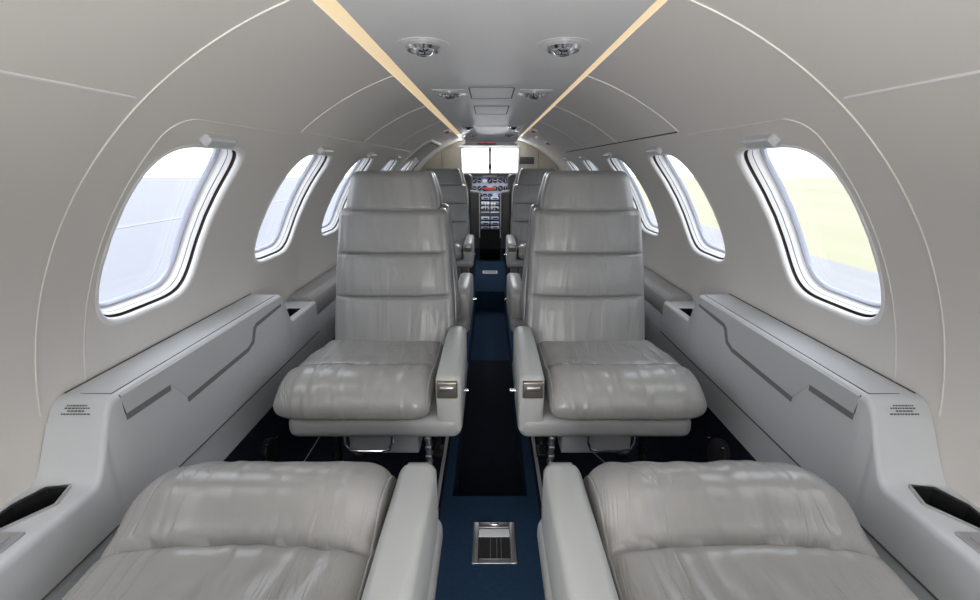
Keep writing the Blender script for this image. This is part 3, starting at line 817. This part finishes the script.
# centre pedestal with radio modules
root = empty('centre_pedestal', V(0, 4.75, ZD)); tag(root, 'cockpit centre pedestal with rows of pale blue radio modules and levers', 'pedestal')
bm = bmesh.new()
loft(bm, [[Vector((x, a, b)) for a, b in ((-0.02, 0.14), (-0.04, 0.36), (0.02, 0.52), (0.32, 0.68), (0.36, 0.68), (0.36, 0.0), (0.10, 0.0))] for x in (-0.115, 0.115)])
finish('pedestal_body', bm, M['black'], root, smooth=False)
for j in range(7):
    t = j / 6
    y = -0.045 + (0.27 + 0.04) * max(0, (t - 0.25) / 0.75); z = 0.38 + 0.29 * t
    for i in range(2):
        bm = bmesh.new(); x = -0.052 + 0.104 * i
        box(bm, x - 0.045, x + 0.045, y - 0.02, y + 0.02, z - 0.015, z + 0.015, 0.003)
        md = finish('radio_module', bm, M['module'] if (i + j) % 3 else M['panel'], root)
        bm = bmesh.new(); box(bm, x - 0.02, x + 0.03, y - 0.023, y - 0.018, z - 0.006, z + 0.006, 0.001); finish('display', bm, M['black'], md)
for x in (-0.05, -0.02, 0.02, 0.05):
    bm = bmesh.new(); tube(bm, [Vector((x, 0.10, 0.52)), Vector((x, 0.06, 0.62))], 0.005, 8); box(bm, x - 0.012, x + 0.012, 0.045, 0.07, 0.615, 0.635, 0.004); finish('lever', bm, M['white'], root)
# crew seats: only the raised inner armrests and tops show
for s, nm in ((-1, 'left'), (1, 'right')):
    root = empty('crew_seat', V(s * 0.36, 4.25, ZD)); tag(root, '%s cockpit crew seat behind the bulkhead, its raised dark armrest pad showing in the doorway' % nm, 'crew seat', 'crew seats')
    bm = bmesh.new(); box(bm, -0.19, 0.19, 0.03, 0.13, 0.40, 0.95, 0.04, 4); finish('backrest', bm, M['pad'], root)
    bm = bmesh.new(); box(bm, -0.2, 0.2, 0.08, 0.5, 0.34, 0.44, 0.035, 4); finish('seat_cushion', bm, M['pad'], root)
    bm = bmesh.new(); box(bm, -0.15, 0.15, 0.1, 0.45, 0.0, 0.35, 0.01); finish('seat_base', bm, M['base'], root)
    bm = bmesh.new(); x = -s * 0.213
    box(bm, x - 0.040, x + 0.040, -0.03, 0.06, 0.36, 0.785, 0.018, 4); ar = finish('armrest', bm, M['pad'], root)
    bm = bmesh.new(); q = 0.043
    tube(bm, [Vector((x - s * q, 0.0, 0.34)), Vector((x - s * q, 0.0, 0.76)), Vector((x - s * (q - 0.012), 0.0, 0.79)), Vector((x + s * q, 0.0, 0.795))], 0.006, 8); finish('armrest_edge', bm, M['white'], ar)
# control yokes
for s, nm in ((-1, 'left'), (1, 'right')):
    root = empty('control_yoke', V(s * 0.33, YP - 0.15, -0.30)); tag(root, '%s black control yoke in front of the instrument panel' % nm, 'yoke', 'control yokes')
    bm = bmesh.new(); tube(bm, [Vector((0, 0.11, 0)), Vector((0, 0.0, 0))], 0.014, 10); finish('column', bm, M['black'], root)
    bm = bmesh.new(); tube(bm, catmull([(-0.11, 0, 0.09), (-0.12, 0, 0.0), (-0.06, 0, -0.03), (0, 0, -0.01), (0.06, 0, -0.03), (0.12, 0, 0.0), (0.11, 0, 0.09)], 5, False), 0.012, 10); finish('wheel', bm, M['black'], root)
# windscreen and nose structure
bm = bmesh.new()
yw = 5.55
box(bm, -0.55, 0.55, YP + 0.2, yw + 0.3, H - 0.14, H - 0.09); finish('nose_deck', bm, M['pad'], kind='structure', smooth=False)
root = empty('window_%d' % n, V(0, yw, 0.05)); root['kind'] = 'structure'
for s in (-1, 1):
    bm = bmesh.new(); box(bm, min(s * 0.018, s * 0.56), max(s * 0.018, s * 0.56), -0.003, 0.003, -0.16, 0.19); finish('windscreen_pane', bm, M['glass'], root, smooth=False)
bm = bmesh.new()
box(bm, -0.018, 0.018, -0.02, 0.02, -0.16, 0.19, 0.004); finish('centre_post', bm, M['white'], root)
bm = bmesh.new(); box(bm, -0.017, 0.017, -0.05, -0.015, -0.085, -0.030, 0.004); finish('compass', bm, M['black'], root)
bm = bmesh.new(); box(bm, -0.012, 0.012, -0.04, -0.015, 0.125, 0.155, 0.004); finish('post_bracket', bm, M['base'], root)
def nose(name, *bx):
    bm = bmesh.new(); box(bm, *bx); finish(name, bm, M['pad'], kind='structure', smooth=False)
nose('wall_nose_header', -0.62, 0.62, yw - 0.02, yw + 0.02, H + 0.235, H + 0.243)
nose('wall_nose_front', -0.6, 0.6, yw - 0.02, yw + 0.02, 0.0, H - 0.15)
nose('wall_nose_roof', -0.84, 0.84, 5.15, yw + 0.02, H + 0.243, H + 0.27)
for s, nm in ((-1, 'left'), (1, 'right')):
    nose('wall_nose_' + nm, min(s * 0.63, s * 0.84), max(s * 0.63, s * 0.84), 5.15, yw + 0.02, 0.0, H + 0.243)
    nose('wall_nose_post_' + nm, min(s * 0.55, s * 0.84), max(s * 0.55, s * 0.84), yw - 0.02, yw + 0.02, H - 0.08, H + 0.243)
    nose('wall_nose_eyebrow_' + nm, min(s * 0.33, s * 0.84), max(s * 0.33, s * 0.84), 4.9, 5.15, H + 0.235, H + 0.27)
area('windscreen_daylight', V(0, yw + 0.03, 0.06), V(0, 0, 0.06), 1.0, 0.34, 0, portal=True)

# ------------------------------------------------------------------ airfield outside
ZG = H - 2.25
def slab(name, x0, x1, y0, y1, z, m):
    bm = bmesh.new(); box(bm, x0, x1, y0, y1, z - 0.2, z); return finish(name, bm, m, kind='structure', smooth=False)
slab('ground_apron', -95, 4.4, -90, 95, ZG, M['apron'])
slab('ground_tarmac', 4.4, 8.5, -90, 95, ZG, M['tarmac'])
slab('ground_grass', 8.5, 95, -90, 95, ZG, M['grass'])
slab('apron_line', -14.4, -13.9, -60, 95, ZG + 0.02, M['line'])
for nm, x in (('right', 92), ('left', -92)):
    bm = bmesh.new(); rings = []
    rnd = random.Random(5)
    for i in range(120):
        y = -90 + 185 * i / 119; hh = 1.6 + rnd.random() * 1.1
        rings.append([Vector((x - 2, y, ZG)), Vector((x - 1.6, y, ZG + hh * 0.7)), Vector((x, y, ZG + hh)), Vector((x + 2, y, ZG + hh * 0.6)), Vector((x + 2, y, ZG))])
    loft(bm, rings)
    tag(finish('distant_hedge', bm, M['trees']), 'distant low hedge line on the horizon beyond the %s windows' % nm, 'hedge', kind='stuff')
